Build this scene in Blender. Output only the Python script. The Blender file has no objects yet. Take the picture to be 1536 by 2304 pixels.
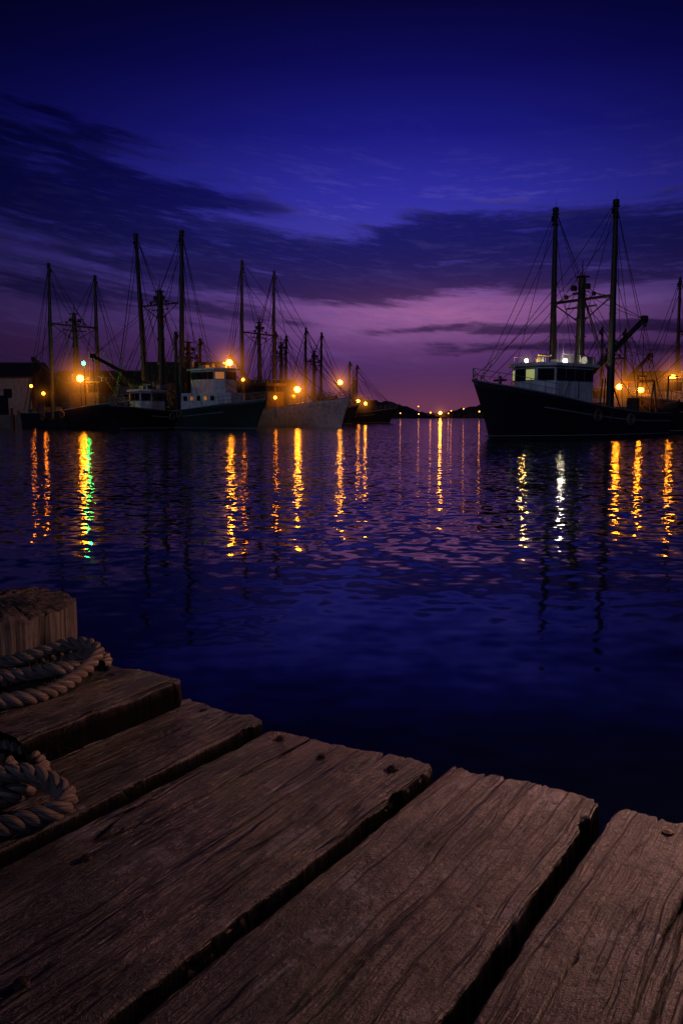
import bpy, math, random
from mathutils import Vector, noise, Matrix
random.seed(7)
scene = bpy.context.scene
COL = scene.collection

def lin(r, g, b):
    def f(c):
        c /= 255.0
        return c/12.92 if c <= .04045 else ((c+.055)/1.055)**2.4
    return (f(r), f(g), f(b), 1.0)

# ------------------------------------------------------------------ node helpers
class E:
    """tiny expression wrapper over math nodes"""
    def __init__(s, nt, sock): s.nt, s.k = nt, sock
    def _op(s, op, *o):
        n = s.nt.nodes.new('ShaderNodeMath'); n.operation = op
        for i, v in enumerate((s,)+o):
            if isinstance(v, E): s.nt.links.new(v.k, n.inputs[i])
            else: n.inputs[i].default_value = v
        return E(s.nt, n.outputs[0])
    def __add__(s, o): return s._op('ADD', o)
    __radd__ = __add__
    def __sub__(s, o): return s._op('SUBTRACT', o)
    def __rsub__(s, o): return (s*-1.0)+o
    def __mul__(s, o): return s._op('MULTIPLY', o)
    __rmul__ = __mul__
    def __truediv__(s, o): return s._op('DIVIDE', o)
    def pw(s, o): return s._op('POWER', o)
    def exp(s): return s._op('EXPONENT')
    def sqrt(s): return s._op('SQRT')
    def abs(s): return s._op('ABSOLUTE')
    def mx(s, o): return s._op('MAXIMUM', o)
    def mn(s, o): return s._op('MINIMUM', o)
    def gauss(s, c, w):
        t = (s-c)/w
        return (t*t*-1.0).exp()
    def sstep(s, a, b):
        n = s.nt.nodes.new('ShaderNodeMapRange'); n.interpolation_type = 'SMOOTHSTEP'
        s.nt.links.new(s.k, n.inputs['Value'])
        n.inputs['From Min'].default_value = a; n.inputs['From Max'].default_value = b
        return E(s.nt, n.outputs['Result'])

def comb(nt, x, y, z=0.0):
    n = nt.nodes.new('ShaderNodeCombineXYZ')
    for i, v in enumerate((x, y, z)):
        if isinstance(v, E): nt.links.new(v.k, n.inputs[i])
        else: n.inputs[i].default_value = v
    return n.outputs[0]

def nz(nt, vec, scale=1.0, detail=4.0, rough=.5, dist=0.0, color=False):
    n = nt.nodes.new('ShaderNodeTexNoise')
    nt.links.new(vec, n.inputs['Vector'])
    n.inputs['Scale'].default_value = scale; n.inputs['Detail'].default_value = detail
    n.inputs['Roughness'].default_value = rough; n.inputs['Distortion'].default_value = dist
    return n.outputs['Color'] if color else E(nt, n.outputs['Fac'])

def mixc(nt, fac, a, b, mode='MIX'):
    n = nt.nodes.new('ShaderNodeMix'); n.data_type = 'RGBA'; n.blend_type = mode
    def put(i, v):
        if isinstance(v, E): nt.links.new(v.k, n.inputs[i])
        elif hasattr(v, 'links'): nt.links.new(v, n.inputs[i])
        else: n.inputs[i].default_value = v
    put(0, fac); put(6, a); put(7, b)
    return n.outputs[2]

def newmat(name):
    m = bpy.data.materials.new(name); m.use_nodes = True
    nt = m.node_tree
    return m, nt, nt.nodes['Principled BSDF']

def sep(nt, vec):
    n = nt.nodes.new('ShaderNodeSeparateXYZ'); nt.links.new(vec, n.inputs[0])
    return [E(nt, o) for o in n.outputs]

def objco(nt):
    return nt.nodes.new('ShaderNodeTexCoord').outputs['Object']

def paint(name, col, rough=.5, wear=.5, scale=2.0, metal=0.0):
    m, nt, b = newmat(name)
    co = objco(nt)
    x, y, z = sep(nt, co)
    n1 = nz(nt, co, scale, 6, .65)
    streak = nz(nt, comb(nt, x*4.0, y*4.0, z*.35), 1.5, 5, .6)
    f = (n1*.5+streak*.5).sstep(.42, .62)
    dark = (col[0]*(1-wear)+.03*wear, col[1]*(1-wear)+.018*wear, col[2]*(1-wear)+.01*wear, 1)
    nt.links.new(mixc(nt, f, (col[0], col[1], col[2], 1), dark), b.inputs['Base Color'])
    b.inputs['Roughness'].default_value = rough; b.inputs['Metallic'].default_value = metal
    bp = nt.nodes.new('ShaderNodeBump'); bp.inputs['Strength'].default_value = .3; bp.inputs['Distance'].default_value = .02
    nt.links.new(n1.k, bp.inputs['Height']); nt.links.new(bp.outputs[0], b.inputs['Normal'])
    return m

def emis(name, col, s):
    m, nt, b = newmat(name)
    b.inputs['Base Color'].default_value = (.1, .1, .1, 1)
    b.inputs['Emission Color'].default_value = (*col, 1); b.inputs['Emission Strength'].default_value = s
    return m

# ------------------------------------------------------------------ mesh builder
class MB:
    def __init__(s): s.v, s.f = [], []
    def tube(s, a, b, r0, r1=None, n=8):
        r1 = r0 if r1 is None else r1
        a, b = Vector(a), Vector(b); d = (b-a)
        if d.length < 1e-6: return
        d.normalize()
        u = d.orthogonal().normalized(); w = d.cross(u)
        k = len(s.v)
        for p, r in ((a, r0), (b, r1)):
            for i in range(n):
                t = 2*math.pi*i/n
                s.v.append(p+u*(math.cos(t)*r)+w*(math.sin(t)*r))
        for i in range(n):
            j = (i+1) % n
            s.f.append((k+i, k+j, k+n+j, k+n+i))
        s.f.append(tuple(k+n-1-i for i in range(n))); s.f.append(tuple(k+n+i for i in range(n)))
    def sag(s, a, b, r, drop=.3, k=8, n=4):
        a, b = Vector(a), Vector(b); p = a
        for i in range(1, k+1):
            t = i/k
            q = a.lerp(b, t); q.z -= drop*4*t*(1-t)
            s.tube(p, q, r, r, n); p = q
    def path(s, pts, r, n=6):
        for a, b in zip(pts, pts[1:]): s.tube(a, b, r, r, n)
    def box(s, c, sz, rz=0.0, tilt=0.0):
        k = len(s.v); M = Matrix.Rotation(rz, 3, 'Z') @ Matrix.Rotation(tilt, 3, 'Y')
        for dx in (-.5, .5):
            for dy in (-.5, .5):
                for dz in (-.5, .5):
                    s.v.append(Vector(c)+M @ Vector((dx*sz[0], dy*sz[1], dz*sz[2])))
        for q in ((0, 1, 3, 2), (4, 6, 7, 5), (0, 4, 5, 1), (2, 3, 7, 6), (0, 2, 6, 4), (1, 5, 7, 3)):
            s.f.append(tuple(k+i for i in q))
    def prism(s, poly, z0, z1):
        k = len(s.v); n = len(poly)
        for p in poly: s.v.append(Vector((p[0], p[1], z0 if not callable(z0) else z0(p))))
        for p in poly: s.v.append(Vector((p[0], p[1], z1)))
        for i in range(n):
            j = (i+1) % n; s.f.append((k+i, k+j, k+n+j, k+n+i))
        s.f.append(tuple(k+n-1-i for i in range(n))); s.f.append(tuple(k+n+i for i in range(n)))
    def quad(s, *p):
        k = len(s.v); s.v += [Vector(q) for q in p]; s.f.append(tuple(range(k, k+len(p))))
    def torus(s, c, R, r, axis=(0, 1, 0), n=14, m=6):
        ax = Vector(axis).normalized(); u = ax.orthogonal().normalized(); w = ax.cross(u); k = len(s.v)
        for i in range(n):
            t = 2*math.pi*i/n; rad = u*math.cos(t)+w*math.sin(t)
            for j in range(m):
                q = 2*math.pi*j/m
                s.v.append(Vector(c)+rad*(R+r*math.cos(q))+ax*(r*math.sin(q)))
        for i in range(n):
            for j in range(m):
                a = i*m+j; b = i*m+(j+1) % m; c2 = ((i+1) % n)*m+(j+1) % m; d = ((i+1) % n)*m+j
                s.f.append((k+a, k+d, k+c2, k+b))
    def ball(s, c, r, n=12, m=8, sz=1.0):
        k = len(s.v); c = Vector(c)
        for i in range(1, m):
            t = math.pi*i/m
            for j in range(n):
                q = 2*math.pi*j/n
                s.v.append(c+Vector((r*math.sin(t)*math.cos(q), r*math.sin(t)*math.sin(q), r*sz*math.cos(t))))
        top = len(s.v); s.v.append(c+Vector((0, 0, r*sz))); bot = len(s.v); s.v.append(c-Vector((0, 0, r*sz)))
        for i in range(m-2):
            for j in range(n):
                a = k+i*n+j; b = k+i*n+(j+1) % n
                s.f.append((a, a+n, b+n, b))
        for j in range(n):
            s.f.append((top, k+j, k+(j+1) % n)); a = k+(m-2)*n
            s.f.append((bot, a+(j+1) % n, a+j))
    def obj(s, name, mat, parent=None, smooth=False):
        me = bpy.data.meshes.new(name); me.from_pydata([tuple(v) for v in s.v], [], s.f)
        me.materials.append(mat)
        if smooth: me.polygons.foreach_set('use_smooth', [True]*len(me.polygons))
        me.update()
        o = bpy.data.objects.new(name, me); COL.objects.link(o)
        if parent: o.parent = parent
        return o

def empty(name, loc=(0, 0, 0), rz=0.0):
    e = bpy.data.objects.new(name, None); e.location = loc; e.rotation_euler = (0, 0, rz)
    COL.objects.link(e); return e

# ------------------------------------------------------------------ materials
M_navy = paint('navy_hull_paint', (.012, .014, .026), .5, .45, 1.2)
M_green = paint('green_hull_paint', (.013, .042, .035), .5, .4)
M_black = paint('black_hull_paint', (.010, .010, .014), .5, .3)
M_whiteh = paint('white_hull_paint', (.45, .45, .48), .45, .45)
M_white = paint('white_house_paint', (.70, .72, .74), .45, .35)
M_cream = paint('cream_house_paint', (.42, .38, .32), .5, .5)
M_brown = paint('brown_house_paint', (.10, .06, .04), .6, .5)
M_trim = paint('pale_trim_paint', (.24, .25, .28), .5, .4)
M_mast = paint('mast_paint', (.02, .018, .018), .6, .4)
M_wood = paint('spar_wood', (.10, .06, .035), .6, .4)
M_wire = paint('wire_rope', (.02, .02, .022), .6, .2)
M_gear = paint('rusty_gear', (.14, .08, .05), .7, .6)
M_deck = paint('boat_deck', (.12, .10, .085), .8, .5)
M_glass, nt, b = newmat('window_glass'); b.inputs['Base Color'].default_value = (.01, .012, .018, 1); b.inputs['Roughness'].default_value = .08
_x = nz(nt, objco(nt), 3.0)
nt.links.new((_x*.15).k, b.inputs['Roughness'])
M_litgreen = emis('lit_window_green', (.62, .66, .24), .45)
M_litwarm = emis('lit_window_warm', (1, .32, .08), .55)
M_litdim = emis('lit_window_dim', (1, .33, .08), .3)
OR = (1.0, .27, .02)
M_sod = emis('sodium_bulb', (1, .27, .006), 130)
M_sod_s = emis('sodium_bulb_small', (1, .20, .006), 65)
M_wht = emis('white_bulb', (1, .88, .62), 240)
M_wrm = emis('warm_white_bulb', (1, .55, .13), 240)
M_grn = emis('green_bulb', (.003, 1, .10), 260)
M_far = emis('distant_bulb', (1, .30, .02), 45)
M_far_s = emis('distant_bulb_small', (1, .30, .05), 7)

def halomat(name, col, k, R):  # self-glowing ball around a bulb, imitating lens glow; no real mist
    m = bpy.data.materials.new(name); m.use_nodes = True; nt = m.node_tree
    nt.nodes.clear()
    out = nt.nodes.new('ShaderNodeOutputMaterial')
    x, y, z = sep(nt, objco(nt))
    r = (x*x+y*y+z*z).sqrt()/R
    f = (1.0-r).mx(0.0).pw(3.0)
    g = f*k/(r*9.0+.2)
    em = nt.nodes.new('ShaderNodeEmission'); em.inputs[0].default_value = (*col, 1)
    nt.links.new(g.k, em.inputs['Strength']); nt.links.new(em.outputs[0], out.inputs['Volume'])
    return m
HZ = {}
def floodlight(world, r=.22, mat=None, zbase=1.5, halo=2.0, hk=.35, hcol=OR, name='deck_floodlight'):
    mat = mat or M_sod
    e = empty(name, world)
    p = MB(); p.tube((0, .12, zbase-world[2]), (0, .12, .1), .05, .04, 8)
    p.tube((0, .12, .1), (0, 0, r+.06), .03, .03, 6); p.tube((0, 0, r+.02), (0, 0, r+.1), r*.9, r*.35, 12)
    p.obj('pole', M_mast, e)
    b = MB(); b.ball((0, 0, 0), r, 16, 10); b.obj('bulb', mat, e, True)
    if halo > 0:
        key = (halo, hk, hcol)
        if key not in HZ: HZ[key] = halomat('lens_halo', hcol, hk, halo)
        h = MB(); h.ball((0, 0, 0), halo, 16, 10); h.obj('halo_ball', HZ[key], e, True)  # glowing ball painted around the bulb as its lens halo
    return e

# ------------------------------------------------------------------ boats
def windows(glass, frame, p, q, n, z0, z1, off, margin=.15, gap=.12, lit=None, litmb=None):
    p, q = Vector((p[0], p[1], 0)), Vector((q[0], q[1], 0)); d = q-p; L = d.length; d.normalize()
    o = Vector((d.y, -d.x, 0))*off
    w = (L-2*margin-gap*(n-1))/n
    for i in range(n):
        a = p+d*(margin+i*(w+gap)); b = a+d*w
        tgt = litmb if (lit and i in lit) else glass
        def Q(mb, a, b, z0, z1, oo):
            mb.quad(Vector((a.x, a.y, z0))+oo, Vector((b.x, b.y, z0))+oo, Vector((b.x, b.y, z1))+oo, Vector((a.x, a.y, z1))+oo)
        Q(tgt, a, b, z0, z1, o*1.6)
        for (s0, s1, t0, t1) in ((-.05, 0, z0-.05, z1+.05), (w, w+.05, z0-.05, z1+.05)):
            Q(frame, p+d*(margin+i*(w+gap)+s0), p+d*(margin+i*(w+gap)+s1), t0, t1, o*2.0)
        Q(frame, a, b, z0-.05, z0, o*2.0); Q(frame, a, b, z1, z1+.05, o*2.0)

def trawler(name, x, y, th, L, B, zb, zm, hull, house, wh, mast_s, mast_top, out_t, out_top, splay=.5,
            boom=None, rake=1.5, stripe=True, lit=None, litm=None, house2=None, seed=0, spar=None, cross=None, front_n=2, out_s=0.0, rigging=1.0, thick=1.0):
    R = random.Random(seed)
    e = empty(name, (x, y, 0), th)
    spar = spar or M_mast
    def sheer(t): return zm+(zb-zm)*(1-t)**2.2+.25*max(0, t-.7)
    def wid(t, f):
        fw = 1-(1-min(1, t/.52))**1.8; fs = 1-(1-min(1, t/.36))**2.4
        aft = 1-.22*max(0, (t-.6)/.4)**2
        if f < 0: return B*fw*.93*aft*(1+f*.8)
        return B*aft*(fw*.92*(1-f)+fs*f)
    N, K = 36, 12
    hb = MB(); idx = {}
    def pt(t, k, side):
        sh = sheer(t); z = -.6+(sh+.6)*k/K; f = z/sh
        w = wid(t, max(-.9, min(1, f)))
        xx = t*L - rake*max(0, f)**1.2*(1-t)**3*(sh/zb)
        return Vector((xx, side*max(w, .03 if t > 0 else .03), z))
    for side in (-1, 1):
        for i in range(N+1):
            for k in range(K+1):
                idx[(side, i, k)] = len(hb.v); hb.v.append(pt((i/N)**1.3, k, side))
        for i in range(N):
            for k in range(K):
                q = (idx[(side, i, k)], idx[(side, i+1, k)], idx[(side, i+1, k+1)], idx[(side, i, k+1)])
                hb.f.append(q if side < 0 else q[::-1])
    for k in range(K):
        hb.f.append((idx[(-1, 0, k)], idx[(-1, 0, k+1)], idx[(1, 0, k+1)], idx[(1, 0, k)]))
        hb.f.append((idx[(-1, N, k)], idx[(1, N, k)], idx[(1, N, k+1)], idx[(-1, N, k+1)]))
    ho = hb.obj('hull', hull, e, True)
    sm = ho.modifiers.new('thick', 'SOLIDIFY'); sm.thickness = .07; sm.offset = -1
    dk = MB()
    dz = lambda t: sheer(t)-(.55+.15*(1-t))
    for i in range(1, N):
        t0, t1 = (i/N)**1.3, ((i+1)/N)**1.3
        a, b2 = wid(t0, .75)-.05, wid(t1, .75)-.05
        dk.quad((t0*L, -a, dz(t0)), (t1*L, -b2, dz(t1)), (t1*L, b2, dz(t1)), (t0*L, a, dz(t0)))
    dk.obj('deck', M_deck, e)
    tr = MB()
    for side in (-1, 1):
        pts = [pt((i/N)**1.3, K, side)+Vector((0, side*.02, .03)) for i in range(N+1)]
        tr.path(pts, .05)
        if stripe:
            pts = [pt((i/N)**1.3, 4, side)+Vector((0, side*.03, 0)) for i in range(N+1)]
            for p2 in pts: p2.z = .14
            tr.path(pts, .035)
            pts = []
            for i in range(10, N+1):
                t = (i/N)**1.3; p2 = pt(t, 9, side); p2.y += side*.05; pts.append(p2)
            tr.path(pts, .05)
    tr.obj('rub_rails', M_trim, e)
    rl = MB()
    for side in (-1, 1):
        prev = None
        for i in range(0, 13):
            t = (i/N)**1.3; p = pt(t, K, side); p2 = p+Vector((0, 0, .75))
            if i % 2 == 0: rl.tube(p, p2, .022, .022, 5)
            if prev: rl.tube(prev, p2, .02, .02, 5); rl.tube(prev-Vector((0, 0, .35)), p2-Vector((0, 0, .35)), .014, .014, 5)
            prev = p2
    rl.obj('bow_rail', M_trim, e)
    s0, s1, hw, zr, zlow = wh
    def poly(s0, s1, hw, c=.8): return [(s0+c, -hw), (s1, -hw), (s1, hw), (s0+c, hw), (s0, hw*.5), (s0, -hw*.5)]
    H = MB(); G = MB(); F = MB(); LT = MB(); LD = MB()
    P = poly(s0, s1, hw)
    H.prism(P, dz(s1/L)-.1, zr-.16)
    if zlow:
        P2 = poly(s0-.9, s1+1.2, min(hw+.35, B-.5), .9)
        H.prism(P2, dz(.5)-.1, zlow)
        n2 = len(P2)
        for i in (0, 2):
            windows(G, F, P2[i], P2[(i+1) % n2], 5, zlow-.75, zlow-.35, .02, .5, .55, (1, 3) if litm else None, LD)
    Rf = poly(s0-.35, s1+.3, hw+.25, .9)
    H.prism(Rf, zr-.17, zr)
    H.prism(poly(s0-.05, s1, hw+.02), zr+.0, zr+.05)
    H.obj('wheelhouse', house, e)
    n = len(P)
    fz0, fz1 = zr-1.05, zr-.38
    for i in range(n):
        a, b2 = P[i], P[(i+1) % n]
        cnt = {0: 4, 1: 2, 2: 4, 3: 1, 4: front_n, 5: 1}[i]
        l = lit.get(i) if lit else None
        windows(G, F, a, b2, cnt, fz0, fz1, .02, .12, .12, l, LT)
    G.obj('window_panes', M_glass, e); F.obj('window_frames', M_mast, e)
    if LT.v: LT.obj('lit_panes', litm or M_litwarm, e)
    if LD.v: LD.obj('lit_portholes', M_litdim, e)
    g = MB()
    g.tube((s0+1.2, -.5, zr), (s0+1.2, -.5, zr+.5), .06); g.tube((s0+1.2, -1.0, zr+.5), (s0+1.2, 0, zr+.62), .07)
    g.box((s1-.9, .5, zr+.22), (.9, .6, .4)); g.tube((s1-.5, -hw+.4, zr+.3), (s1+.4, -hw+.4, zr+.3), .25, .25, 12)
    g.ball((s0+2.1, .6, zr+.35), .28, 12, 8); g.tube((s0+2.1, .6, zr), (s0+2.1, .6, zr+.2), .12)
    for k in range(3):
        yy = R.uniform(-hw+.2, hw-.2); xx = R.uniform(s0+1, s1-.2)
        g.tube((xx, yy, zr), (xx, yy, zr+R.uniform(1.6, 4.2)), .016, .01, 5)
    g.tube((s1+.7, .7, dz(.5)), (s1+.7, .7, zr+.9), .16, .16, 10)
    for side in (-1, 1):
        for k in range(6):
            xx = s0+1+(s1-s0-1.2)*k/5; g.tube((xx, side*(hw+.1), zr), (xx, side*(hw+.1), zr+.55), .015, .015, 4)
        g.tube((s0+1, side*(hw+.1), zr+.55), (s1-.2, side*(hw+.1), zr+.55), .018, .018, 4)
    g.obj('roof_gear', house2 or M_trim, e)
    m = MB()
    m.tube((mast_s, 0, .8), (mast_s, 0, mast_top), .32*thick, .22*thick, 10)
    m.tube((mast_s, 0, mast_top), (mast_s, 0, mast_top+1.2), .05, .03, 6)
    cz = cross or mast_top-1.5
    m.tube((mast_s, -out_t, cz), (mast_s, out_t, cz), .10, .10, 8)
    m.tube((mast_s, -out_t*.5, cz-.5), (mast_s, out_t*.5, cz-.5), .06, .06, 6)
    for side in (-1, 1):
        m.tube((mast_s, side*out_t, cz), (mast_s, 0, cz-1.6), .05, .05, 6)
        m.tube((mast_s, 0, cz+.6), (mast_s, side*out_t*.9, cz), .03, .03, 5)
        m.tube((mast_s, side*.25, cz), (mast_s+2.2, side*(B-.5), 1.2), .05, .05, 6)
        m.box((mast_s-.15, side*.55, mast_top-.6), (.3, .28, .35)); m.ball((mast_s-.2, side*1.1, cz+.25), .16, 8, 6)
    for k in range(4):
        zz = zr+.8+k*(mast_top-zr-1)/4; m.torus((mast_s, 0, zz), .33*thick, .04, (0, 0, 1), 10, 5)
    m.box((mast_s, 0, mast_top+.1), (.7, .7, .08)); m.box((mast_s-.3, 0, mast_top-1), (.25, .9, .12))
    m.obj('mast', M_mast, e, False)
    o = MB(); w = MB()
    for si, side in enumerate((-1, 1)):
        top = Vector((mast_s+out_s, side*(out_t+splay), out_top+(.35 if side > 0 else -.1)))
        bs = Vector((mast_s+.2, side*out_t, 1.0))
        o.tube(bs, top, .25*thick, .13*thick, 10)
        o.tube(top-Vector((0, 0, .15)), top+Vector((0, 0, .12)), .2*thick, .18*thick, 8)
        for f in (.5, .93, .98): o.torus(bs.lerp(top, f), .19*thick, .05, (0, 0, 1), 10, 5)
        o.box(bs.lerp(top, .955)+Vector((-.25, 0, 0)), (.25, .12, .35))
        rr = .019*rigging
        w.sag(top, (-rake*.6, 0, zb+.1), rr, .35); w.sag(top, (mast_s-4.5, side*(B-.3), sheer(.25)), rr, .15)
        w.sag(bs.lerp(top, .9), (-rake*.3, side*.3, zb+.1), rr, .6)
        w.sag(top, (L-.3, side*(B-.9), zm+.3), rr, .5); w.sag(top, (mast_s, 0, mast_top), rr, .1)
        w.sag(top, (L-1.5, side*(B-1.3), zm+2.4), rr, .25)
        w.sag(bs.lerp(top, .93), (mast_s+3.5, side*(B-.2), zm), rr, .1); w.sag(bs.lerp(top, .93), (mast_s, side*out_t, cz), rr, 0)
        w.sag(bs.lerp(top, .7), (mast_s+6, side*(B-.5), zm+.4), rr, .4)
        w.sag(top, (mast_s+1.2, side*(B+.05), zm+.2), rr, .05); w.sag((mast_s, 0, mast_top), (mast_s-3, side*(B-.4), zm+1), rr, .05)
        a0 = bs.lerp(top, .05)+Vector((.42, 0, 0)); a1 = bs.lerp(top, .97)+Vector((.2, 0, 0)); w.tube(a0, a1, rr, rr, 4)
        for k in range(34):
            f = .06+.9*k/34; w.tube(bs.lerp(top, f), a0.lerp(a1, k/34), .014, .014, 4)
        w.tube(top, top+Vector((.1, 0, .7)), .015, .01, 4)
    for (a, b2) in (((mast_s, 0, mast_top+.8), (-rake, 0, zb+.2)), ((mast_s, 0, mast_top), (L-.5, 0, zm+2.2)),
                    ((mast_s, 0, cz), (1.5, .4, zb+.2)), ((mast_s, 0, mast_top-.6), (L-2, 1.2, zm)), ((mast_s, 0, cz-.8), (L-2, -1.2, zm))):
        w.sag(a, b2, .019*rigging, .3)
    if boom:
        a, b2 = Vector((mast_s+.3, 0, boom[0])), Vector(boom[1])
        o.tube(a, b2, .22, .18, 10); o.box(b2, (.5, .3, .45)); o.torus(b2+Vector((.1, 0, -.35)), .16, .06)
        w.sag(b2, (mast_s, 0, mast_top-.4), .025, .05); w.sag(b2, (mast_s, 0, mast_top-.9), .02, .15)
        w.tube(b2, (b2.x+.1, b2.y, zm+.8), .02, .02, 4); w.sag(b2, (L-.4, B-1, zm+.2), .02, .1); w.sag(b2, (L-.4, -B+1, zm+.2), .02, .1)
        w.sag(a.lerp(b2, .6), (mast_s, 0, cz), .02, .05)
    o.obj('outriggers', spar, e); w.obj('rigging', M_wire, e)
    k = MB()
    gx = L-1.3; gz = zm+2.4
    for side in (-1, 1):
        k.tube((gx, side*(B-.9), zm-.5), (gx, side*(B-1.3), gz), .09); k.tube((gx-1.4, side*(B-.7), zm-.5), (gx, side*(B-1.3), gz), .06)
        k.box((mast_s+3, side*(B-.35), zm+.5), (1.3, .12, 1.2)); k.torus((mast_s+2.2, side*(B+.05), zm-.35), .33, .13)
        k.torus((mast_s-1.5, side*(B+.07), zm-.1), .33, .13)
    k.tube((gx, -(B-1.3), gz), (gx, B-1.3, gz), .1)
    k.tube((mast_s+2.0, -1.1, zm+.1), (mast_s+2.0, 1.1, zm+.1), .42, .42, 14)
    for yy in (-1.15, 0, 1.15): k.tube((mast_s+2.0, yy-.05, zm+.1), (mast_s+2.0, yy+.05, zm+.1), .62, .62, 14)
    for q in range(12):
        xx = R.uniform(mast_s+1, L-1.5); yy = R.uniform(-B+1, B-1); hh = R.uniform(.5, 1.5)
        k.box((xx, yy, zm-.5+hh/2), (R.uniform(.4, 1.1), R.uniform(.4, .9), hh), R.uniform(0, 1.5))
    for q in range(5):
        xx = R.uniform(mast_s+1, L-1.5); yy = R.uniform(-B+1, B-1); k.tube((xx, yy, zm-.5), (xx, yy, zm+.5), .28, .28, 10)
        xx = R.uniform(mast_s+1, L-1); yy = R.uniform(-B+.6, B-.6); k.tube((xx, yy, zm-.5), (xx+R.uniform(-.4, .4), yy, zm+R.uniform(1.5, 3.2)), .07, .05, 6)
    k.tube((.9, 0, dz(.06)), (.9, 0, zb+.35), .11, .11, 8); k.tube((.9, -.5, zb+.1), (.9, .5, zb+.1), .07, .07, 8)
    k.tube((-rake*.8, 0, zb+.05), (-rake*.8-.35, 0, zb+.02), .09, .07)
    k.obj('deck_gear', M_gear, e)
    return e

A37 = math.radians(36.9); A143 = math.radians(143.1)
trawler('fishing_trawler', 9.2, 50.0, A37, 17.0, 2.65, 3.5, 1.5, M_navy, M_white, (3.3, 8.0, 1.75, 4.72, None),
        8.8, 10.6, 2.4, 15.2, .0, boom=(3.6, (14.4, -1.2, 8.2)), lit={3: (0,), 4: (1,)}, litm=M_litgreen, seed=1, cross=9.2, front_n=2, thick=1.1)
trawler('fishing_trawler', -22.0, 84.0, A143, 17.0, 2.9, 3.0, 1.6, M_black, M_brown, (4.2, 8.2, 1.7, 5.0, None),
        9.2, 12.4, 3.0, 17.0, -.1, boom=(4.0, (15.0, 1.5, 7.8)), seed=2, cross=11.2, stripe=False, rigging=1.4)
trawler('fishing_trawler', -22.0, 80.3, math.radians(58), 14.0, 2.7, 2.4, 1.4, M_black, M_white, (1.9, 4.6, 1.5, 4.0, None),
        5.8, 14.2, 2.5, 20.0, .75, boom=(3.6, (-.2, 3.6, 7.4)), seed=3, cross=12.9, rigging=1.5, thick=1.4, lit={2: (1,), 3: (0,)}, litm=M_litdim)
trawler('fishing_trawler', -8.5, 80.0, A143, 15.5, 2.75, 3.0, 1.7, M_green, M_white, (3.4, 7.6, 1.6, 6.15, 3.7),
        9.6, 9.0, 1.6, 9.6, .1, boom=None, seed=4, rigging=1.4, lit={3: (0,)}, litm=M_litdim, front_n=3)
trawler('fishing_trawler', .0, 100.0, A143, 20.0, 3.0, 3.6, 1.9, M_whiteh, M_brown, (10.2, 13.2, 1.7, 5.6, None),
        13.7, 13.6, 3.1, 20.8, 0, boom=(4.5, (19, 0, 9.5)), seed=5, rigging=1.7, spar=M_wood, cross=12.2, stripe=False)
trawler('fishing_trawler', 1.5, 126.0, A143, 14.0, 2.5, 3.0, 1.5, M_black, M_cream, (3.4, 6.6, 1.4, 4.5, None),
        7.4, 11.5, 2.0, 14.8, .0, seed=6, rigging=1.8, boom=(4, (12, 0, 7)))
trawler('fishing_trawler', 9.0, 150.0, math.radians(155), 14.0, 2.5, 2.8, 1.5, M_black, M_brown, (3.4, 6.6, 1.4, 4.2, None),
        7.4, 8.5, 1.6, 11.0, .1, seed=7, rigging=1.8)
trawler('fishing_trawler', -3.5, 116.0, A143, 14.0, 2.5, 3.2, 1.8, M_green, M_cream, (3.4, 6.6, 1.4, 4.8, None),
        6.8, 12.0, 1.2, 13.2, .0, seed=8, rigging=1.8)
trawler('fishing_trawler', 24.6, 66.5, A37, 17.0, 2.7, 3.0, 1.6, M_black, M_cream, (5.0, 8.6, 1.7, 4.6, None),
        9.6, 10.5, 2.6, 13.4, .0, boom=(3.6, (14, 0, 7.5)), seed=9, rigging=1.2, thick=.7)
trawler('fishing_trawler', 21.5, 78.0, math.radians(25), 15.0, 2.7, 2.8, 1.6, M_green, M_white, (4.0, 7.6, 1.6, 4.2, None),
        6.0, 8.5, 1.6, 9.8, .0, boom=(3.6, (11, 0, 7.5)), seed=10, rigging=1.3, thick=.7)

def skiff(x, y, z, th, L=3.2, name='ship_lifeboat'):
    e = empty(name, (x, y, z), th); h = MB(); N, K = 16, 8
    for i in range(N+1):
        t = i/N; w = .75*math.sin(math.pi*min(1, .08+t*.92))**.6 if t < 1 else .0
        for k in range(2*K+1):
            a = -math.pi/2+math.pi*k/(2*K); h.v.append(Vector(((t-.5)*L, w*math.sin(a), -.75*math.cos(a)**.8*(1-.35*abs(2*t-1)**2)+.25*abs(2*t-1)**2)))
    for i in range(N):
        for k in range(2*K):
            a = i*(2*K+1)+k; h.f.append((a, a+1, a+2*K+2, a+2*K+1))
    o = h.obj('hull', M_gear, e, True); s = o.modifiers.new('t', 'SOLIDIFY'); s.thickness = .04
    t = MB()
    for q in (-.8, 0, .8): t.box((q, 0, -.1), (.25, 1.2, .04))
    for q in (-1.3, 1.3): t.tube((q, 0, .1), (q, 0, 2.0), .02, .02, 5); t.tube((q, 0, 2.0), (q, 1.2, 2.1), .06, .06, 6); t.tube((q, 1.2, 2.1), (q, 1.2, -1.8), .07, .07, 6)
    t.obj('thwarts_and_davits', M_gear, e)
skiff(24.4, 61.5, 2.35, math.radians(10))

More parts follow.
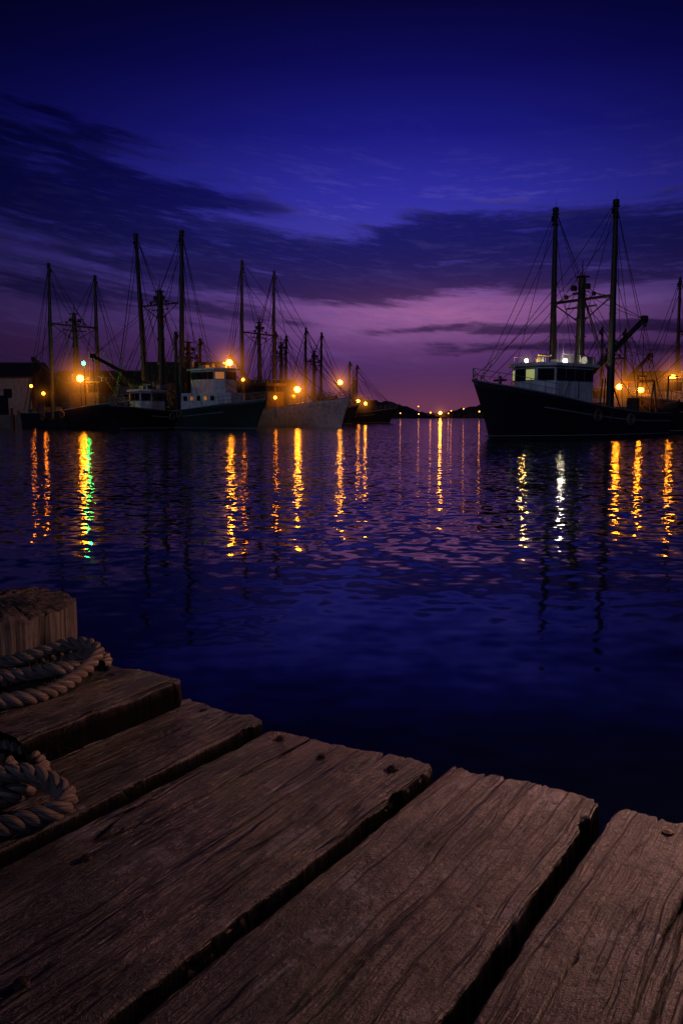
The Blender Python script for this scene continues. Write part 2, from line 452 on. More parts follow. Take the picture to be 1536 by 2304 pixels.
# ------------------------------------------------------------------ lamps
floodlight((-27.3, 84.4, 5.25), .33, M_sod, 2.5, 4.6, .85)
floodlight((-26.75, 84.0, 6.8), .17, M_grn, 2.5, 0)
floodlight((-31.8, 86.0, 3.75), .15, M_sod_s, 1.5, 1.8, .4)
floodlight((-11.5, 83.0, 6.8), .29, M_sod, 6.0, 3.8, .85)
floodlight((-10.2, 83.6, 5.1), .14, M_sod_s, 2.5, 1.6, .6)
floodlight((-20.4, 87.0, 3.9), .13, M_sod_s, 1.5, 1.2, .3)
floodlight((-5.7, 104.0, 4.75), .37, M_sod, 2.0, 5.0, .8)
floodlight((-.2, 110.0, 5.9), .29, M_sod, 1.5, 4.2, .7)
floodlight((-8.1, 98.5, 3.6), .16, M_sod_s, 1.0, 2.0, .4)
floodlight((2.8, 135.0, 3.8), .24, M_sod, 1.0, 3.0, .5)
floodlight((4.05, 137.0, 3.45), .22, M_sod, 1.0, 2.8, .5)
floodlight((20.4, 59.3, 3.5), .19, M_sod, 1.2, 3.2, .85)
floodlight((24.6, 66.3, 3.5), .21, M_sod, 1.4, 3.2, .85)
floodlight((28.5, 69.5, 4.65), .22, M_sod, 1.4, 3.4, .85)
floodlight((12.1, 53.0, 4.98), .11, M_wrm, 4.7, 1.0, .7, (1, .7, .35), 'roof_floodlight')
floodlight((14.5, 52.5, 4.92), .13, M_wht, 4.7, 1.2, .9, (1, .85, .6), 'roof_floodlight')
floodlight((51.6, 420, 2.8), .75, M_far, .5, 9, .12, OR, 'shore_lamp')
for (x, y, z, r) in ((33.5, 430, 2.4, .45), (60, 440, 4, .3), (43, 450, 6.5, .3), (22, 420, 3.2, .3), (72, 420, 3.5, .35), (47.6, 430, 3, .4), (56.5, 425, 2.6, .3), (64.5, 425, 5, .3), (38, 396, 2.2, .3), (29, 396, 2.6, .25)):
    floodlight((x, y, z), r, M_far_s, .5, 0, name='shore_lamp')

# ------------------------------------------------------------------ land
M_land, nt, b = newmat('wooded_hill')
n_ = nz(nt, objco(nt), .15, 6, .7)
nt.links.new(mixc(nt, n_.sstep(.35, .65), (.008, .012, .010, 1), (.035, .045, .03, 1)), b.inputs['Base Color']); b.inputs['Roughness'].default_value = 1
def ridge(pts, depth, name, step=1.2, tree=2.2):
    mb = MB(); rows = []
    P = [Vector(p) for p in pts]; samples = []
    for a, b2 in zip(P, P[1:]):
        n = max(2, int((b2-a).length/step))
        for i in range(n): samples.append(a.lerp(b2, i/n))
    samples.append(P[-1])
    prof = ((0, -.5), (.05, .35), (.15, .6), (.3, .8), (.5, 1), (.8, .8), (1, .3))
    for s_ in samples:
        row = []
        for (f, hh) in prof:
            yy = s_.y+f*depth; z = s_.z*hh
            if hh > 0:
                z += (noise.noise(Vector((s_.x*.35, yy*.2, 3)))*1.0+noise.noise(Vector((s_.x*.9, yy*.7, 7)))*.7)*tree*min(1, s_.z/3)*.6
            row.append(len(mb.v)); mb.v.append(Vector((s_.x+noise.noise(Vector((s_.x, f*9, 1)))*.5, yy, z)))
        rows.append(row)
    for r0, r1 in zip(rows, rows[1:]):
        for j in range(len(prof)-1): mb.f.append((r0[j], r1[j], r1[j+1], r0[j+1]))
    return mb.obj(name, M_land)
ridge([(-60, 400, 6), (-20, 400, 8), (15, 400, 9.5), (25, 400, 9), (34, 400, 6.5), (40, 400, 4.5), (46, 400, 2.5), (53, 400, .6)], 70, 'hills')
ridge([(54, 430, .6), (60, 430, 3.2), (68, 430, 5), (78, 430, 7), (100, 430, 10), (180, 430, 13), (300, 430, 15)], 80, 'hills')
ridge([(-20, 900, 3), (60, 900, 5), (140, 900, 4), (200, 900, 8), (500, 900, 12)], 100, 'hills', 3)
M_conc = paint('quay_concrete', (.14, .13, .12), .9, .5)
q = empty('quay'); mb = MB(); mb.box((-50, 120, .2), (84, 26, 2.6)); mb.obj('slab', M_conc, q)
mb = MB()
for i in range(20): mb.tube((-90+i*4.2, 106.8, -1), (-90+i*4.2, 106.8, 2.4), .2, .2, 8)
mb.obj('piles', M_wood, q)
q = empty('quay'); mb = MB(); mb.box((60, 112, .2), (60, 30, 2.6)); mb.obj('slab', M_conc, q)
M_roof = paint('shed_roof', (.03, .03, .035), .7, .3); M_wall = paint('shed_wall', (.35, .28, .22), .8, .4)
def shed(x, y, w, d, h, rh, wall, lit=False):
    e = empty('harbor_warehouse', (x, y, 1.5)); a = MB(); a.box((0, 0, h/2), (w, d, h))
    k = len(a.v); a.v += [Vector((-w/2, -d/2, h)), Vector((-w/2, d/2, h)), Vector((-w/2, 0, h+rh)), Vector((w/2, -d/2, h)), Vector((w/2, d/2, h)), Vector((w/2, 0, h+rh))]
    a.f += [(k, k+1, k+2), (k+3, k+5, k+4)]; a.obj('walls', wall, e)
    r = MB()
    for s in (-1, 1): r.quad((-w/2-.4, s*(d/2+.5), h-.1), (w/2+.4, s*(d/2+.5), h-.1), (w/2+.4, 0, h+rh+.1), (-w/2-.4, 0, h+rh+.1))
    o = r.obj('roof', M_roof, e); o.modifiers.new('t', 'SOLIDIFY').thickness = .15
    g = MB(); n = int(w/3)
    for i in range(n): g.box((-w/2+1.8+i*3, -d/2-.02, h*.55), (1.1, .06, 1.2))
    g.box((w*.1, -d/2-.03, 1.3), (2.4, .05, 2.6)); g.obj('windows_and_door', M_glass, e)
shed(-47, 112, 11, 8, 5.2, 1.8, M_wall); shed(-35, 118, 12, 8, 4.4, 1.8, M_brown); shed(-22.5, 114, 10, 7, 4.6, 2.6, M_brown); shed(-12, 121, 9, 7, 3.4, 1.6, M_brown)
shed(47, 112, 12, 8, 4.0, 1.8, M_wall)
floodlight((-40, 104, 5.2), .16, M_sod_s, 1.4, 0, name='street_lamp')

# ------------------------------------------------------------------ water
M_water, nt, b = newmat('water')
geo = nt.nodes.new('ShaderNodeNewGeometry').outputs['Position']
x, y, z = sep(nt, geo)
c1 = comb(nt, x*.75, y*.95); c1b = comb(nt, x*.6, y*1.1, 7.0); c2 = comb(nt, x*.16, y*.5); c3 = comb(nt, x*.05, y*.12, 5.0)
def slope(vec, sc, det, rough, a):
    col = nz(nt, vec, sc, det, rough, 0, True); n = nt.nodes.new('ShaderNodeSeparateColor'); nt.links.new(col, n.inputs[0])
    return (E(nt, n.outputs[0])-.5)*a, (E(nt, n.outputs[1])-.5)*a
gust = nz(nt, c3, 1.0, 3, .5).sstep(.35, .65)*.35+.8
far = y.sstep(2.0, 17.0)*.90+.10
ax, ay = slope(c1, 8.0, .5, .4, .40)
dx_, dy_ = slope(c1b, 3.4, .5, .4, .20)
bx, by = slope(c2, 2.4, 1, .5, .075)
k = gust*far
sx = (ax*.35+dx_*.35)*k+bx*.12; sy = (ay+dy_)*k+by
nn = nt.nodes.new('ShaderNodeVectorMath'); nn.operation = 'NORMALIZE'
nt.links.new(comb(nt, sx, sy, 1.0), nn.inputs[0]); nt.links.new(nn.outputs[0], b.inputs['Normal'])
b.inputs['Base Color'].default_value = (.002, .005, .020, 1); b.inputs['Roughness'].default_value = .05; b.inputs['IOR'].default_value = 1.34
mb = MB(); mb.quad((-4000, -60, 0), (4000, -60, 0), (4000, 6000, 0), (-4000, 6000, 0)); mb.obj('water', M_water)

# ------------------------------------------------------------------ dock
M_plank, nt, b = newmat('weathered_planks')
co = objco(nt); x, y, z = sep(nt, co)
oi = nt.nodes.new('ShaderNodeObjectInfo'); rnd = E(nt, oi.outputs['Random'])*37.0
wv = nz(nt, comb(nt, x*3.0, y*1.5, rnd), 3.0, 3, .5)
wk = nz(nt, comb(nt, x*9.0, y*4.0, rnd+3.0), 1.0, 2, .5)
gx = x+(wv-.5)*.03+(wk-.5)*.008
g1 = nz(nt, comb(nt, gx*240.0, y*4.0, rnd), 1.0, 4, .7)
g2 = nz(nt, comb(nt, gx*620.0, y*12.0, rnd), 1.0, 3, .6)
g3 = nz(nt, comb(nt, gx*34.0, y*1.2, rnd), 1.0, 4, .6)
def lines(fx, fy, w, off, gx_, gy_, a, b_):
    return (nz(nt, comb(nt, gx*fx, y*fy, rnd+off), 1.0, 1.5, .5)-.5).abs().sstep(w, w*.2)*nz(nt, comb(nt, x*gx_, y*gy_, rnd+off+2), 1.0, 2, .5).sstep(a, b_)
ck = lines(22.0, .6, .012, 5.0, 9.0, 2.5, .38, .46)
ck2 = lines(64.0, 1.5, .026, 8.0, 15.0, 4.0, .42, .54)
ck3 = lines(170.0, 3.5, .05, 15.0, 20.0, 6.0, .38, .56)
bl = nz(nt, comb(nt, x*7.0, y*5.0, rnd), 1.0, 5, .65)
bl2 = nz(nt, comb(nt, x*34.0, y*20.0, rnd+9.0), 1.0, 7, .78)
bl3 = nz(nt, comb(nt, x*10.0, y*7.0, rnd+29.0), 1.0, 7, .74)
bl4 = nz(nt, comb(nt, x*15.0, y*8.0, rnd+41.0), 1.0, 7, .74)
bl5 = nz(nt, comb(nt, x*75.0, y*48.0, rnd+61.0), 1.0, 5, .7)
fn = nz(nt, comb(nt, x, y, z), 420.0, 3, .7)
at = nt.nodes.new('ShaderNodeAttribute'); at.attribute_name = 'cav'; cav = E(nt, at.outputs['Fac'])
c = mixc(nt, (g1*.45+g3*.55).sstep(.42, .58), (.028, .022, .022, 1), (.23, .18, .165, 1))
c = mixc(nt, g2.sstep(.45, .65)*.5, c, (.030, .023, .023, 1))
c = mixc(nt, bl.sstep(.45, .60)*.8, c, (.028, .027, .042, 1))
c = mixc(nt, bl4.sstep(.50, .58)*.85, c, (.012, .011, .016, 1))
c = mixc(nt, bl2.sstep(.53, .60)*.8, c, (.014, .013, .018, 1))
c = mixc(nt, bl5.sstep(.60, .66)*.7, c, (.012, .010, .012, 1))
c = mixc(nt, bl3.sstep(.58, .61)*.75, c, (.22, .215, .26, 1))
c = mixc(nt, bl5.sstep(.38, .33)*.6, c, (.34, .29, .27, 1))
c = mixc(nt, (ck+ck2*.85+ck3*.6).mn(1.0)*.95, c, (.004, .003, .003, 1))
c = mixc(nt, cav, c, (.004, .0035, .0035, 1))  # blackens cracks and knots; on plank sides it paints in the gap shade
nt.links.new(c, b.inputs['Base Color'])
nt.links.new((bl*.55+.12).k, b.inputs['Roughness'])
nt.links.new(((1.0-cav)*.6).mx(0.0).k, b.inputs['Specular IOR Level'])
hgt = g1*.40+g2*.2+fn*.2+bl2*1.3+bl4*.6+bl5*.7+g3*.3-ck*1.4-ck2*.7-ck3*.2
bp = nt.nodes.new('ShaderNodeBump'); bp.inputs['Strength'].default_value = 1.0; bp.inputs['Distance'].default_value = .0052
nt.links.new(hgt.k, bp.inputs['Height']); nt.links.new(bp.outputs[0], b.inputs['Normal'])

dock = empty('wooden_dock', (0, 0, 0), math.radians(-34))
N3 = noise.noise
def plank(name, n0, n1, d0, d1, zt, th, seed, knots=(), fine=.0025, dfine=.30, skew=0.0, drop=0.0):
    S = seed*13.7
    W = n1-n0; nc = int(W/fine)
    rows = []
    d = d0
    while d < min(dfine, d1): rows.append(d); d += .04
    d = max(d0, dfine)
    while d < d1-.06: rows.append(d); d += .0034
    while d < d1-.002: rows.append(d); d += .0022
    rows.append(d1)
    nr = len(rows)
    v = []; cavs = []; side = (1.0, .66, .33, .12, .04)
    def top(a, u):
        chip0 = max(0, N3(Vector((a*16, S, 21)))-.30)*.02; chip1 = max(0, N3(Vector((a*15, S, 33)))-.25)*.022
        wob0 = N3(Vector((a*3, S, 0)))*.004+N3(Vector((a*17, S, 4)))*.0016+N3(Vector((a*60, S, 4)))*.0014+chip0
        wob1 = N3(Vector((a*3, S, 9)))*.004+N3(Vector((a*17, S, 14)))*.0016+N3(Vector((a*60, S, 24)))*.0014-chip1
        t = u/W; xx = n0+wob0+(W+wob1-wob0)*t
        kn = 0; warp = 0
        for (kx, ky, kr) in knots:
            dx, dy = (n0+u-kx), (a-ky)*.6
            r = math.sqrt(dx*dx+dy*dy)*(1+.35*N3(Vector((dx*60, dy*60, S))))
            g = math.exp(-(r/kr)**2); warp += .5*dx*g*2
            kn += .35*math.exp(-((r-kr*.8)/(.18*kr))**2)
            if r < kr*.3: kn += .5
        uu = u+warp+N3(Vector((a*2.2, u*5, S)))*.010
        z = 0; cv = 0
        z += N3(Vector((uu*110, a*2.6, S)))*.0008
        z += N3(Vector((uu*190, a*5, S+3)))*.0006
        z += N3(Vector((u*6, a*3, S+6)))*.0012
        cr = abs(N3(Vector((uu*14, a*.7, S+20)))); gate = N3(Vector((u*4, a*2.4, S+31)))
        if cr < .025 and gate > -.2:
            dpt = (1-cr/.025)*min(1, (gate+.2)*5); z -= .007*dpt; cv += dpt*1.3
        z -= kn*.003; cv += kn*.9
        es = min(u, W-u)+.002*N3(Vector((a*28, t*3, S+50)))
        z -= .004*math.exp(-max(0, es)/.0022)+.001*math.exp(-max(0, es)/.010)
        ee = d1-a
        z -= .005*math.exp(-ee/.003)*(1+.8*N3(Vector((u*30, 0, S+60))))
        ch = max(0, N3(Vector((u*16, 5, S+81)))-.1)*.05
        spl = .02*max(0, 1-abs(N3(Vector((uu*14, d1*.7, S+20))))/.03)
        endj = (N3(Vector((u*11, 2, S+70)))*.010-ch-spl+N3(Vector((u*45, 2, S+77)))*.007+N3(Vector((u*120, 2, S+79)))*.005+skew*(t-.5)+(-.012*math.exp(-min(u, W-u)/.005)))*math.exp(-ee/.04)
        return xx, a+endj, zt+z-drop*t, min(1, max(0, cv))
    ncol = nc+1+2*len(side)
    for a in rows:
        x0, y0, z0, c0 = top(a, 0); x1, y1, z1, c1_ = top(a, W)
        for f in side:
            v.append((x0-.001*math.sin(f*3)+.002*N3(Vector((a*20, f*4, S))), y0, z0-f*th)); cavs.append(min(.97, .5+f*3))  # side faces darken downward: gap shade put into the colour
        for i in range(nc+1):
            X, Y, Z, C = top(a, W*i/nc); v.append((X, Y, Z)); cavs.append(C)
        for f in reversed(side):
            v.append((x1+.001*math.sin(f*3)+.002*N3(Vector((a*20, f*4, S+8))), y1, z1-f*th)); cavs.append(min(.97, .5+f*3))  # same painted gap shade on the other side face
    base = (nr-1)*ncol
    for f in (.06, .25, .5, .75, 1.0):
        for j in range(ncol):
            X, Y, Z = v[base+j]
            zb_ = zt-th
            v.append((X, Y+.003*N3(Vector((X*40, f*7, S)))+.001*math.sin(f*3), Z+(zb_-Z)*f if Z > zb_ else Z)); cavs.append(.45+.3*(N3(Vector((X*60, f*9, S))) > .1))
    R_ = nr+5
    faces = [(i*ncol+j, i*ncol+j+1, (i+1)*ncol+j+1, (i+1)*ncol+j) for i in range(R_-1) for j in range(ncol-1)]
    me = bpy.data.meshes.new(name); me.from_pydata(v, [], faces)
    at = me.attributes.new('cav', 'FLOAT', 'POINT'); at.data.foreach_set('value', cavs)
    me.polygons.foreach_set('use_smooth', [True]*len(me.polygons)); me.materials.append(M_plank); me.update()
    o = bpy.data.objects.new(name, me); COL.objects.link(o); o.parent = dock
    return o
ZT = .85
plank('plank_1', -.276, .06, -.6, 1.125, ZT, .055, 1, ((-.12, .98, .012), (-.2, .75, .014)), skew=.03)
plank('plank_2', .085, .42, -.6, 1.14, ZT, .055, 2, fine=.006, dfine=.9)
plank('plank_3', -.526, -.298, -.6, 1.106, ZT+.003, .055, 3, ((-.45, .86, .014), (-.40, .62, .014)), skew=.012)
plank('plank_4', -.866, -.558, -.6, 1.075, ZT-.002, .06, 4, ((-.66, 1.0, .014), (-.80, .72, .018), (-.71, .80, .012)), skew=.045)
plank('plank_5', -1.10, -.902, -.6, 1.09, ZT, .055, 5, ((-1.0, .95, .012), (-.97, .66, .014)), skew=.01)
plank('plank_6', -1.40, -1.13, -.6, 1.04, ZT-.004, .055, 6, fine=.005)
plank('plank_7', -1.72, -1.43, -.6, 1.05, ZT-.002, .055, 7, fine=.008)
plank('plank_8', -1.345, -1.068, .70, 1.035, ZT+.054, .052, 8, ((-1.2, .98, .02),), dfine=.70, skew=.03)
mb = MB(); mb.box((-.6, .95, ZT-.16), (3.0, .12, .18)); mb.box((-.6, .2, ZT-.16), (3.0, .12, .18)); mb.obj('header_beam', paint('beam_wood', (.02, .015, .012), .9, .5), dock)
M_rust = paint('rusted_iron', (.05, .028, .02), .55, .5, 60.0, .5)
mb = MB()
for (n_, d_, r_) in ((-.60, 1.035, .011), (-.82, 1.03, .009), (-.35, 1.06, .008), (-.47, 1.045, .008), (-.39, 1.03, .006), (-.2, 1.07, .009), (-.08, 1.06, .009), (-1.02, 1.05, .008),
                     (-.66, .42, .009), (-.78, .40, .008), (-.42, .50, .009), (-.18, .62, .009), (-.72, 1.01, .007), (-.79, .60, .008), (-.34, .78, .007)):
    mb.tube((n_, d_, ZT-.006), (n_, d_, ZT+.0022), r_, r_*.8, 14); mb.ball((n_, d_, ZT+.001), r_*.7, 10, 6, .4)
mb.obj('bolt_heads', M_rust, dock)

M_pile, nt, b = newmat('pile_wood')
co = objco(nt); x, y, z = sep(nt, co)
a1 = nz(nt, comb(nt, x*90.0, y*90.0, z*5.0), 1.0, 5, .65); a2 = nz(nt, co, 18.0, 6, .7)
at = nt.nodes.new('ShaderNodeAttribute'); at.attribute_name = 'cav'
c = mixc(nt, a1.sstep(.35, .65), (.025, .020, .019, 1), (.16, .13, .12, 1)); c = mixc(nt, a2.sstep(.5, .65)*.7, c, (.02, .019, .023, 1))
c = mixc(nt, E(nt, at.outputs['Fac']), c, (.005, .004, .004, 1)); nt.links.new(c, b.inputs['Base Color']); b.inputs['Roughness'].default_value = .75
bp = nt.nodes.new('ShaderNodeBump'); bp.inputs['Strength'].default_value = .9; bp.inputs['Distance'].default_value = .008
nt.links.new((a1*.6+a2*.5).k, bp.inputs['Height']); nt.links.new(bp.outputs[0], b.inputs['Normal'])
def piling(x, y, zt, r, seed, name='dock_piling'):
    e = empty(name, (x, y, 0)); v = []; f = []; cv = []; n = 200
    zs = [zt-.0, zt-.006, zt-.014]+[zt-.02-.012*i for i in range(40)]+[zt-1.6]
    rings = [(r*q/14, zt) for q in range(1, 14)]+[(r*.965, zt-.004)]+[(r, z) for z in zs[2:]]
    for (rr, z) in rings:
        for i in range(n):
            a = 2*math.pi*i/n; ca, sa = math.cos(a), math.sin(a)
            q = 1+.04*N3(Vector((ca*2, sa*2, seed)))
            z2 = z; cc = 0; r2 = rr*q
            if rr >= r*.999:
                gr = N3(Vector((ca*9, sa*9, z*1.2+seed))); r2 += .004*gr+.003*N3(Vector((ca*30, sa*30, z*3)))
                c_ = abs(N3(Vector((ca*6, sa*6, z*.5+seed+9))))
                if c_ < .05: r2 -= .014*(1-c_/.05); cc = 1-c_/.05
                z2 += .008*N3(Vector((ca*8, sa*8, 3))) if z > zt-.05 else 0
            else:
                X, Y = ca*rr*9, sa*rr*9
                z2 += .014*N3(Vector((X*.8, Y*.8, seed)))+.009*N3(Vector((X*3, Y*3, seed)))+.006*N3(Vector((X*9, Y*9, seed)))-.010*(rr/r)**10
                c_ = abs(N3(Vector((ca*2.2, sa*2.2, seed+4))))
                if c_ < .04: z2 -= .01; cc = .8
            v.append((ca*r2, sa*r2, z2)); cv.append(cc)
    v.append((0, 0, zt)); cv.append(0); C = len(v)-1
    for i in range(n): f.append((C, i, (i+1) % n))
    for k_ in range(len(rings)-1):
        for i in range(n):
            j = (i+1) % n; f.append((k_*n+i, (k_+1)*n+i, (k_+1)*n+j, k_*n+j))
    me = bpy.data.meshes.new('pile'); me.from_pydata(v, [], f); at = me.attributes.new('cav', 'FLOAT', 'POINT'); at.data.foreach_set('value', cv)
    me.polygons.foreach_set('use_smooth', [True]*len(f)); me.materials.append(M_pile); me.update()
    o = bpy.data.objects.new('pile', me); COL.objects.link(o); o.parent = e
piling(-.935, 2.10, .905, .205, 3)
piling(1.42, 2.18, .95, .15, 8)

# rope
M_rope, nt, b = newmat('rope_fibre')
uvn = nt.nodes.new('ShaderNodeAttribute'); uvn.attribute_name = 'st'
su, sv, _ = sep(nt, uvn.outputs['Vector'])
f1 = nz(nt, comb(nt, su*120.0+sv*9.0, sv*7.0, 0.0), 1.0, 4, .6); f2 = nz(nt, objco(nt), 35.0, 5, .6)
c = mixc(nt, f1.sstep(.35, .65), (.07, .052, .045, 1), (.30, .235, .20, 1)); c = mixc(nt, f2.sstep(.5, .7)*.6, c, (.045, .035, .033, 1))
nt.links.new(c, b.inputs['Base Color']); b.inputs['Roughness'].default_value = .85
bp = nt.nodes.new('ShaderNodeBump'); bp.inputs['Strength'].default_value = 1; bp.inputs['Distance'].default_value = .002
nt.links.new(f1.k, bp.inputs['Height']); nt.links.new(bp.outputs[0], b.inputs['Normal'])
def rope(pts, R, parent, name, pitch=.060):
    P = [Vector(p) for p in pts]; P = [P[0]*2-P[1]]+P+[P[-1]*2-P[-2]]; S = []
    for i in range(1, len(P)-2):
        for k_ in range(40):
            t = k_/40; a, b2, c2, d = P[i-1], P[i], P[i+1], P[i+2]
            S.append(.5*((2*b2)+(c2-a)*t+(2*a-5*b2+4*c2-d)*t*t+(3*b2-a-3*c2+d)*t**3))
    out = [S[0]]; acc = 0; st = .0035
    for a, b2 in zip(S, S[1:]):
        seg = (b2-a).length
        while acc+seg >= st:
            t = (st-acc)/seg; a = a.lerp(b2, t); out.append(a); seg = (b2-a).length; acc = 0
            if seg < 1e-9: break
        acc += seg
    v = []; f = []; st_ = []; n = 12; sr = R*.54
    up = Vector((0, 0, 1))
    for k_ in range(3):
        cen = []
        for i, p in enumerate(out):
            T = (out[min(i+1, len(out)-1)]-out[max(0, i-1)]).normalized(); u = T.cross(up).normalized(); w = T.cross(u)
            ph = 2*math.pi*(i*st/pitch+k_/3); cen.append(p+(u*math.cos(ph)+w*math.sin(ph))*R*.5)
        for i, p in enumerate(cen):
            T = (cen[min(i+1, len(cen)-1)]-cen[max(0, i-1)]).normalized(); u = T.cross(up).normalized(); w = T.cross(u)
            rr = sr*(1+.05*N3(Vector((i*.05, k_*5, R*99))))
            for j in range(n):
                a = 2*math.pi*j/n; v.append(p+(u*math.cos(a)+w*math.sin(a))*rr*(1+.07*N3(Vector((j*1.7, i*.1, k_))))); st_ += [j/n*.15+0.0, i*st*1.0, 0]
        b0 = k_*len(cen)*n
        for i in range(len(cen)-1):
            for j in range(n):
                j2 = (j+1) % n; f.append((b0+i*n+j, b0+i*n+j2, b0+(i+1)*n+j2, b0+(i+1)*n+j))
    rg = random.Random(int(R*1e5)+len(out))
    for q in range(len(out)*3):
        i = rg.randrange(len(out)); p = out[i]; dr = Vector((rg.gauss(0, 1), rg.gauss(0, 1), rg.gauss(0, 1))).normalized()
        a = p+dr*R*.9; b2 = a+(dr+Vector((rg.gauss(0, 1), rg.gauss(0, 1), rg.gauss(0, 1)))*.8)*rg.uniform(.002, .010)
        sd = dr.orthogonal().normalized()*.00045; k2 = len(v); v += [a-sd, a+sd, b2]; st_ += [0, 0, 0]*3; f.append((k2, k2+1, k2+2))
    me = bpy.data.meshes.new(name); me.from_pydata([tuple(q) for q in v], [], f)
    at = me.attributes.new('st', 'FLOAT_VECTOR', 'POINT'); at.data.foreach_set('vector', st_)
    me.polygons.foreach_set('use_smooth', [True]*len(f)); me.materials.append(M_rope); me.update()
    o = bpy.data.objects.new(name, me); COL.objects.link(o); o.parent = parent
re = empty('mooring_rope')
h = .918
rope([(-.80, 1.40, h), (-.684, 1.465, h+.006), (-.606, 1.49, h+.02), (-.53, 1.53, h+.035), (-.475, 1.505, h+.03), (-.48, 1.45, h+.012), (-.505, 1.377, h), (-.543, 1.324, h), (-.606, 1.295, h), (-.70, 1.28, h)], .0135, re, 'upper_loop')
rope([(-.76, 1.34, h), (-.645, 1.375, h), (-.60, 1.43, h), (-.555, 1.48, h), (-.51, 1.50, h), (-.478, 1.475, h+.004), (-.515, 1.42, h+.02), (-.58, 1.40, h+.015), (-.68, 1.35, h+.02), (-.75, 1.30, h+.02)], .0130, re, 'inner_loop')
rope([(-.80, 1.47, h), (-.68, 1.52, h), (-.60, 1.535, h), (-.53, 1.555, h+.004), (-.47, 1.53, h+.006), (-.455, 1.475, h+.004)], .0130, re, 'outer_loop')
g = .865
rope([(-.70, 1.28, g), (-.591, 1.256, g), (-.518, 1.222, g), (-.462, 1.167, g), (-.452, 1.11, g), (-.475, 1.07, g), (-.55, 1.03, g), (-.62, 1.0, g)], .0140, re, 'lower_loop')
rope([(-.60, .95, g), (-.467, .978, g), (-.419, 1.006, g), (-.385, 1.035, g+.001), (-.392, 1.074, g+.004), (-.446, 1.085, g+.027), (-.52, 1.07, g+.03), (-.60, 1.10, g+.015)], .0140, re, 'front_loop')
rope([(-.66, 1.20, g), (-.57, 1.20, g), (-.515, 1.17, g+.004), (-.50, 1.13, g+.006), (-.54, 1.10, g+.006), (-.62, 1.11, g)], .0130, re, 'small_loop')

# unseen lamp and its piling, added at right to rake warm light over planks
dl = empty('added_plank_lamp', (1.42, 2.18, .95)); mb = MB(); mb.tube((0, 0, -.05), (0, 0, .48), .03, .025, 10); mb.tube((0, 0, .68), (0, 0, .76), .12, .03, 14); mb.tube((0, 0, .48), (0, 0, .52), .07, .07, 14)
mb.obj('added_post_and_hood', M_mast, dl); mb = MB(); mb.ball((0, 0, .6), .06, 14, 10); mb.obj('bulb', emis('added_lamp_bulb', (1, .5, .25), 3), dl, True)
L = bpy.data.lights.new('added_plank_light', 'POINT'); L.energy = 62; L.color = (1, .48, .36); L.shadow_soft_size = .04
lo = bpy.data.objects.new('added_raking_light', L); lo.parent = dl; lo.location = (-.12, -.12, .5); COL.objects.link(lo)

# ------------------------------------------------------------------ twilight fill
S = bpy.data.lights.new('sun', 'SUN'); S.energy = .22; S.angle = math.radians(12); S.color = (.50, .58, 1.0)
so = bpy.data.objects.new('sun', S); COL.objects.link(so)
so.rotation_euler = Vector((.35, 1.0, -.30)).to_track_quat('-Z', 'Y').to_euler()

# ------------------------------------------------------------------ sky
w = bpy.data.worlds.new('World'); scene.world = w; w.use_nodes = True; nt = w.node_tree
bg = nt.nodes['Background']
gen = nt.nodes.new('ShaderNodeTexCoord').outputs['Generated']
x, y, z = sep(nt, gen)
r = (x*x+y*y).sqrt().mx(.001)
e = z.mx(0.0)/r
az = x._op('ARCTAN2', y)
rp = nt.nodes.new('ShaderNodeValToRGB'); nt.links.new((e*(1/.6)).k, rp.inputs[0])
stops = [(0, (48, 30, 74)), (.045, (62, 38, 94)), (.085, (80, 48, 108)), (.12, (86, 60, 132)), (.165, (76, 62, 150)), (.21, (62, 57, 160)), (.26, (48, 46, 160)),
         (.335, (26, 25, 124)), (.41, (14, 12, 86)), (.484, (7, 5, 52)), (.6, (4, 3, 32))]
cr = rp.color_ramp
while len(cr.elements) < len(stops): cr.elements.new(.5)
for el, (p, c_) in zip(cr.elements, stops): el.position = p/.6; el.color = lin(*c_)
azf = az.gauss(.07, .36)*.87+.13
q = e+az.mn(.12)*.15
wn = nz(nt, comb(nt, az*6.0, q*26.0, 1.0), 1.0, 6, .6)
fb = nz(nt, comb(nt, az*8.0, q*62.0, 4.0), 1.0, 9, .62, .15)
fb2 = nz(nt, comb(nt, az*26.0, q*150.0, 9.0), 1.0, 7, .68, .1)
ew = e+(wn-.5)*.045
bandA = (ew-(.186-az*.12)).gauss(0.0, .025)*az.sstep(.14, -.05)*1.0
bandA2 = (ew-(.152-az*.10)).gauss(0.0, .014)*az.sstep(-.5, -.1)*az.sstep(.14, .02)*.9
bandA3 = (ew-(.228-az*.10)).gauss(0.0, .017)*az.sstep(-.05, -.25)*.9
bandB = (ew-(.262-(az+.15)*.19)).gauss(0.0, .020)*az.sstep(.02, -.2)*.8
bandB3 = (ew-(.300-(az+.15)*.19)).gauss(0.0, .012)*az.sstep(-.1, -.3)*.5
bandB2 = (ew-(.115-az*.10)).gauss(0.0, .026)*az.sstep(.08, -.2)*.65
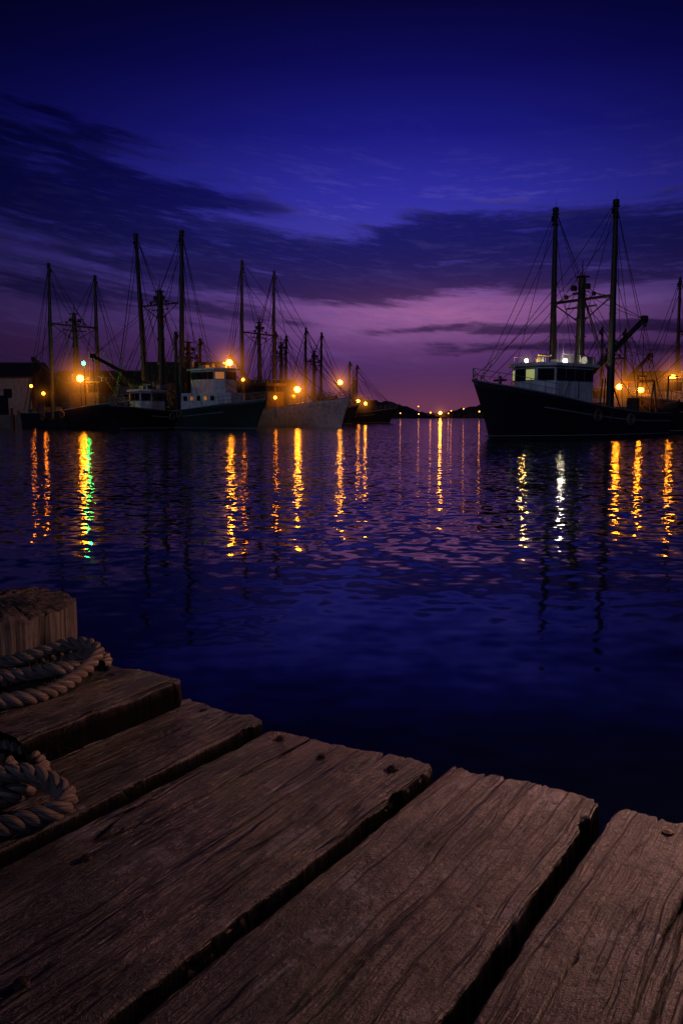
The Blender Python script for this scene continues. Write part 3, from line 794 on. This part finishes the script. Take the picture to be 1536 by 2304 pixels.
bandC = (ew-.206).gauss(0.0, .034)*az.sstep(-.04, .10)*1.2
bandC2 = (ew-.160).gauss(0.0, .016)*az.sstep(-.02, .06)*az.sstep(.6, .2)*.85
bandD = (ew-.104).gauss(0.0, .008)*az.sstep(.0, .10)*.85
bandE = (ew-.080).gauss(0.0, .008)*az.sstep(.0, .2)*.75
bands = bandA+bandA2+bandA3+bandB+bandB2+bandB3+bandC+bandC2+bandD+bandE
den = (bands*.88+(fb-.5)*2.2+(fb2-.5)*1.0).sstep(.08, .78)*bands.sstep(.0, .3)
wisp = (fb*.55+fb2*.45).sstep(.49, .62)*e.gauss(.18, .085)*.5
glow = az.gauss(.13, .22)*e.gauss(.124, .036)*(fb*.8+fb2*1.2)
hor = az.gauss(.125, .15)*e.gauss(0.0, .045)
pk = mixc(nt, wisp, rp.outputs[0], lin(112, 98, 190))
pk = mixc(nt, glow*.85, pk, lin(156, 96, 150))
pk = mixc(nt, hor*.55, pk, lin(136, 70, 88))
fr = (az.gauss(-.22, .35)*e.gauss(.0, .09)*.25)+(az.gauss(.42, .2)*e.gauss(.0, .08)*.35)
pk = mixc(nt, fr, pk, lin(92, 44, 68))
cl = mixc(nt, den*.92, pk, mixc(nt, 1.0, pk, (.17, .18, .27, 1), 'MULTIPLY'))
sc_ = nt.nodes.new('ShaderNodeVectorMath'); sc_.operation = 'SCALE'; nt.links.new(cl, sc_.inputs[0]); nt.links.new(azf.k, sc_.inputs['Scale'])
nt.links.new(sc_.outputs[0], bg.inputs[0]); bg.inputs[1].default_value = 1.0

# ------------------------------------------------------------------ camera
cam = bpy.data.cameras.new('camera'); cam.sensor_fit = 'VERTICAL'; cam.sensor_height = 36; cam.lens = 28; cam.clip_start = .02; cam.clip_end = 9000
co_ = bpy.data.objects.new('camera', cam); COL.objects.link(co_); co_.location = (0, 0, 1.4)
co_.rotation_euler = (math.radians(90-6.9), 0, 0); scene.camera = co_
scene.view_settings.view_transform = 'Standard'; scene.view_settings.look = 'None'; scene.view_settings.exposure = 0
